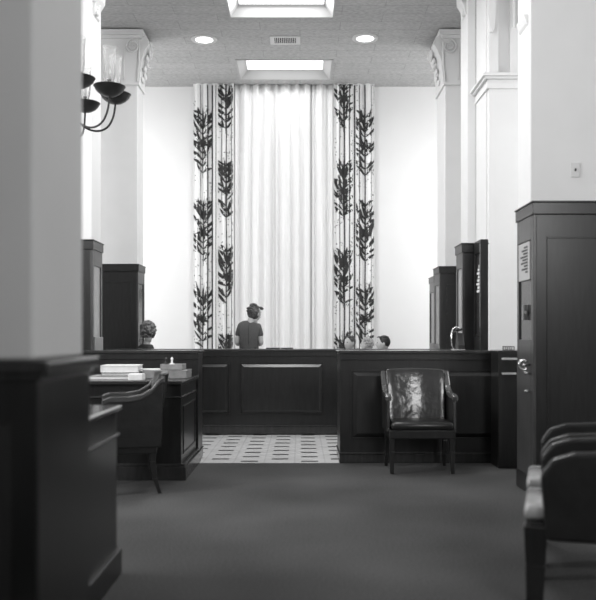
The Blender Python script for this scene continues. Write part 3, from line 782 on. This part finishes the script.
# ------------------------------------------------------------------ people
def skin_mesh(verts, edges, radii, sub=2):
    me = bpy.data.meshes.new('tmp'); me.from_pydata([Vector(v) for v in verts], edges, []); me.update()
    o = bpy.data.objects.new('tmp', me); COL.objects.link(o)
    o.modifiers.new('skin', 'SKIN')
    if not me.skin_vertices: me.attributes.new
    for i, r in enumerate(radii):
        sv = me.skin_vertices[0].data[i]; sv.radius = r if isinstance(r, tuple) else (r, r); sv.use_root = (i == 0)
    s = o.modifiers.new('sub', 'SUBSURF'); s.levels = sub; s.render_levels = sub
    dg = bpy.context.evaluated_depsgraph_get(); dg.update()
    ev = o.evaluated_get(dg); m2 = bpy.data.meshes.new_from_object(ev)
    bpy.data.objects.remove(o); bm = bmesh.new(); bm.from_mesh(m2); bpy.data.meshes.remove(m2)
    return bm
def person(label, loc, rz, J, female, dress_m, hair_m, head_turn=0, hair='curly', sleeve='short', head_tilt=(0, 0)):
    """local frame: the figure looks towards +y. J: dict of joints"""
    t = thing('person', label, 'person', loc, rz)
    V = []; E = []; R_ = []
    def add(p, r, par=None):
        V.append(p); R_.append(r)
        if par is not None: E.append((par, len(V)-1))
        return len(V)-1
    pel = add(J['pelvis'], (.12, .09)); wa = add(J['waist'], (.09, .07), pel); ch = add(J['chest'], (.10, .075), wa)
    nk0 = add(J['neck0'], (.045, .045), ch); nk = add(J['neck'], .048, nk0)
    ends = {}
    for s in ('l', 'r'):
        sh = add(J['sh_'+s], .046, nk0 if False else ch); el = add(J['el_'+s], .038, sh); wr = add(J['wr_'+s], .026, el); pm = add(J['pm_'+s], (.034, .02), wr)
        hp = add(J['hip_'+s], .082, pel); kn = add(J['kn_'+s], .055, hp); an = add(J['an_'+s], .036, kn); toe = add(J['toe_'+s], .035, an)
    bm = skin_mesh(V, E, R_)
    # head: shaped, joined into the neck
    nkp = Vector(J['neck']); hc = Vector(J['head'])
    M = Matrix.Translation(hc) @ Matrix.Rotation(head_turn, 4, 'Z') @ Matrix.Rotation(head_tilt[0], 4, 'X')
    hb = bmesh.new(); bmesh.ops.create_uvsphere(hb, u_segments=24, v_segments=18, radius=1)
    for v in hb.verts:
        x, y, z = v.co
        fx = .074*(1-.22*max(0, -z)); fy = .093; fz = .115
        yy = y*fy*(1-.18*max(0, -z)*(1 if y < 0 else 0.0))
        X_, Y_, Z_ = x*fx, yy, z*fz
        if y > .5 and abs(x) < .3 and -.25 < z < .2: Y_ += .02*(1-abs(x)/.3)*(1-abs(z+.05)/.3)   # nose
        if y > .3 and .1 < z < .3 and .2 < abs(x) < .6: Y_ -= .008                                 # eye sockets
        if y > .5 and -.5 < z < -.35 and abs(x) < .35: Y_ += .005                                  # mouth
        v.co = (X_, Y_, Z_)
    for sg in (-1, 1):
        ellip(hb, (sg*.075, -.005, -.005), (.012, .02, .032), 8)
        ellip(hb, (sg*.028, .082, .018), (.012, .008, .007), 8, 1)
    tube(hb, [(-.022, .088, -.052), (0, .092, -.050), (.022, .088, -.052)], .004, 6)
    tube(hb, [(0, -.01, -.06), (0, -.02, -.13)], .045, 12)
    hb.transform(M); tmp = bpy.data.meshes.new('h'); hb.to_mesh(tmp); hb.free(); bm.from_mesh(tmp); bpy.data.meshes.remove(tmp)
    # five fingers on each hand
    for s in ('l', 'r'):
        pm = Vector(J['pm_'+s]); wr = Vector(J['wr_'+s]); d = (pm-wr).normalized()
        side = d.cross(Vector((0, 0, 1))).normalized(); sg = 1 if s == 'l' else -1
        for q, (o_, ln) in enumerate(((-.027, .060), (-.009, .072), (.009, .076), (.027, .068))):
            b0 = pm+side*o_; tube(bm, [b0, b0+d*ln*.5+Vector((0, 0, -.006)), b0+d*ln+Vector((0, 0, -.022))], [.009, .008, .006], 6)
        b0 = wr+d*.03; tube(bm, [b0, b0+side*sg*.04+d*.02, b0+side*sg*.05+d*.055], [.012, .010, .007], 6)
    obj('body', bm, [SKIN, INK], t, 0, True)
    # hair
    hbm = bmesh.new(); rnd = random.Random(len(label))
    if hair == 'upswept':
        ellip(hbm, (0, -.025, .015), (.088, .092, .108), 18)
        for k in range(44):
            a = rnd.uniform(0, 2*PI); e = rnd.uniform(-.1, 1.4)
            p = Vector((.082*math.cos(a)*math.cos(e), -.03+.085*math.sin(a)*math.cos(e), .03+.10*math.sin(e)))
            if p.y > .045 and p.z < .07: continue
            ellip(hbm, p, (.022, .024, .018), 8)
        ellip(hbm, (.0, .085, .078), (.05, .045, .024), 12)      # roll over the brow
        ellip(hbm, (.0, .12, .070), (.03, .03, .018), 10)
    elif hair == 'curly':
        ellip(hbm, (0, -.02, .025), (.086, .093, .108), 18)
        for k in range(110):
            a = rnd.uniform(0, 2*PI); e = rnd.uniform(-.9, 1.5)
            p = Vector((.086*math.cos(a)*math.cos(e), -.02+.093*math.sin(a)*math.cos(e), .02+.108*math.sin(e)))
            if p.y > .04 and p.z < .06: continue
            ellip(hbm, p, (.020, .020, .018), 8)
        if hair_m is HAIRC: bmesh.ops.scale(hbm, vec=(1.12, 1.08, 1.08), verts=hbm.verts)
    else:
        ellip(hbm, (0, -.018, .032), (.080, .092, .098), 20)
        for v in hbm.verts:
            if v.co.y > .05 and v.co.z < .06: v.co.y = .05
        for k in range(26):
            a = rnd.uniform(0, 2*PI); p = Vector((.06*math.cos(a), -.01+.07*math.sin(a), .105))
            tube(hbm, [p, p+Vector((.008, .018, -.003)), p+Vector((.01, .03, -.010))], [.010, .009, .004], 5)
    hbm.transform(M); obj('hair', hbm, hair_m, t, 0, True)
    # clothes
    V = []; E = []; R_ = []
    if female:
        pel = add(J['pelvis'], (.165, .13))
        wa = add(J['waist'], (.145, .11), pel); ch = add(J['chest'], (.16, .115), wa); nk0 = add(tuple(Vector(J['neck0'])-Vector((0, 0, .005))), (.072, .064), ch)
        for s in ('l', 'r'):
            sh = add(J['sh_'+s], .064, ch); mid = Vector(J['sh_'+s]).lerp(Vector(J['el_'+s]), .62); add(tuple(mid), (.054, .054), sh)
    else:
        pel = add(J['pelvis'], (.16, .13)); wa = add(J['waist'], (.14, .11), pel); ch = add(J['chest'], (.165, .125), wa)
        nk0 = add(tuple(Vector(J['neck0'])-Vector((0, 0, .01))), (.08, .07), ch)
        for s in ('l', 'r'):
            sh = add(J['sh_'+s], .064, ch); el = add(J['el_'+s], .052, sh); add(J['wr_'+s], .040, el)
            if 'seated' in J:
                hp = add(J['hip_'+s], .095, pel); kn = add(J['kn_'+s], .068, hp); add(tuple(Vector(J['an_'+s])+Vector((0, 0, .03))), .05, kn)
    if female and 'seated' in J:
        hp = add((0, J['kn_l'][1]*.55, J['pelvis'][2]-.03), (.11, .07), pel); kn = add((0, J['kn_l'][1]+.02, J['kn_l'][2]), (.15, .08), hp); add((0, J['kn_l'][1]+.05, J['kn_l'][2]-.12), (.16, .05), kn)
    bm = skin_mesh(V, E, R_)
    ob = obj('dress' if female else 'suit', bm, dress_m, t, 0, True)
    if female and 'seated' not in J:
        bm = bmesh.new(); p = J['pelvis']
        prof = [(.125, p[2]+.14), (.15, p[2]+.06), (.175, p[2]-.02), (.19, p[2]-.12), (.20, p[2]-.30), (.215, p[2]-.42), (.205, p[2]-.42), (.17, p[2]-.2), (.15, p[2])]
        lathe(bm, prof, 0, 0, 32)
        for v in bm.verts: v.co.y *= .78; v.co.x += p[0]; v.co.y += p[1]
        obj('skirt', bm, dress_m, t, 0, True)
        bm = bmesh.new(); tube(bm, [(.012, -.10, 1.40), (.0, -.120, 1.32), (.0, -.118, 1.22), (.0, -.110, 1.10)], .003, 6); obj('zip', bm, SUIT, t, 0, True)
        B('belt', (-.115, .115, -.095, .085, 1.035, 1.06), SUIT, t, .03)
    for s in ('l', 'r'):
        a = Vector(J['an_'+s]); to = Vector(J['toe_'+s]); bm = bmesh.new()
        mid = (a+to)/2; ellip(bm, (mid.x, mid.y+.01, .035), (.045, .13, .034), 12)
        obj('shoe', bm, SHOE, t, 0, True)
    return t
def mirror(d):
    o = dict(d)
    for k_ in list(d):
        if k_.endswith('_l') and k_[:-2]+'_r' not in d: x, y, z = d[k_]; o[k_[:-2]+'_r'] = (-x, y, z)
    return o
J = mirror(dict(pelvis=(0, 0, .88), waist=(0, 0, 1.04), chest=(0, 0, 1.26), neck0=(.02, .015, 1.44), neck=(.045, .035, 1.475), head=(.08, .055, 1.53),
     sh_l=(-.125, .0, 1.335), el_l=(-.170, -.01, 1.11), wr_l=(-.13, .20, 1.09), pm_l=(-.10, .27, 1.09),
     sh_r=(.135, .0, 1.33), el_r=(.172, -.01, 1.11), wr_r=(.12, .20, 1.09), pm_r=(.10, .27, 1.09),
     hip_l=(-.09, 0, .82), kn_l=(-.09, .01, .46), an_l=(-.09, 0, .08), toe_l=(-.09, .13, .03)))
person('person in a dark short-sleeved dress standing with back turned behind the counter', (place(249, 11.2), 11.2, 0), 0, J, True, DRESS, HAIRM, math.radians(-48), 'upswept')
def seated(headz, turn=0):
    dz = headz-1.29
    return mirror(dict(seated=(0, 0, 0), pelvis=(0, 0, .55), waist=(0, .0, .70+dz*.5), chest=(0, .01, .90+dz), neck0=(0, .02, 1.06+dz), neck=(0, .03, 1.11+dz), head=(0, .045, headz-.07),
     sh_l=(-.165, .0, 1.00+dz), el_l=(-.21, .08, .78+dz*.6), wr_l=(-.12, .30, .76+dz*.6), pm_l=(-.09, .36, .76+dz*.6),
     hip_l=(-.09, .05, .53), kn_l=(-.11, .42, .52), an_l=(-.11, .42, .08), toe_l=(-.11, .55, .03)))
def office_chair(x, y, rz, label):
    t = thing('office_chair', label, 'chair', (x, y, 0), rz, 'plain chairs under the seated people')
    B('seat', (-.21, .21, -.2, .22, .40, .44), LEATHER, t, .015)
    B('backrest', (-.2, .2, -.27, -.24, .55, .85), LEATHER, t, .012)
    B('back_frame', [(-.2, -.17, -.25, -.22, .40, .80), (.17, .2, -.25, -.22, .40, .80)], WOOD, t, .004)
    for sx in (-1, 1):
        for sy in (-1, 1): B('leg', (sx*.19-.015, sx*.19+.015, sy*.18-.015, sy*.18+.015, .004-.004, .40), WOOD, t, .003)
# seated people behind the back counter
def sit(px, D, top_py, rz, label, female, hair_m, hair, suit, turn=0, clab=''):
    x = place(px, D); hz = 1.2+(337-top_py)/800*D
    person(label, (x, D, 0), rz, seated(hz-.04), female, suit, hair_m, turn, hair)
    office_chair(x, D, rz, clab)
sit(145.5, 10.66, 323.5, math.radians(-60), 'curly-haired person seated at the left behind the back counter', False, HAIRC, 'curly', SUIT, math.radians(40), 'chair under the curly-haired person')
sit(386, 11.6, 336.5, math.radians(90), 'dark-haired person seated at the right behind the counter', False, HAIRD, 'short', SUIT, 0, 'chair under the dark-haired person')
sit(369, 13.8, 338.5, math.radians(90), 'pale-haired person seated between two others behind the counter', True, HAIRG, 'curly', SUIT, 0, 'chair under the pale-haired person')
sit(352.5, 12.75, 336.5, math.radians(90), 'person facing left, seated below the right leafy drape', True, HAIRM, 'short', SUIT, .7, 'chair under the person below the right drape')
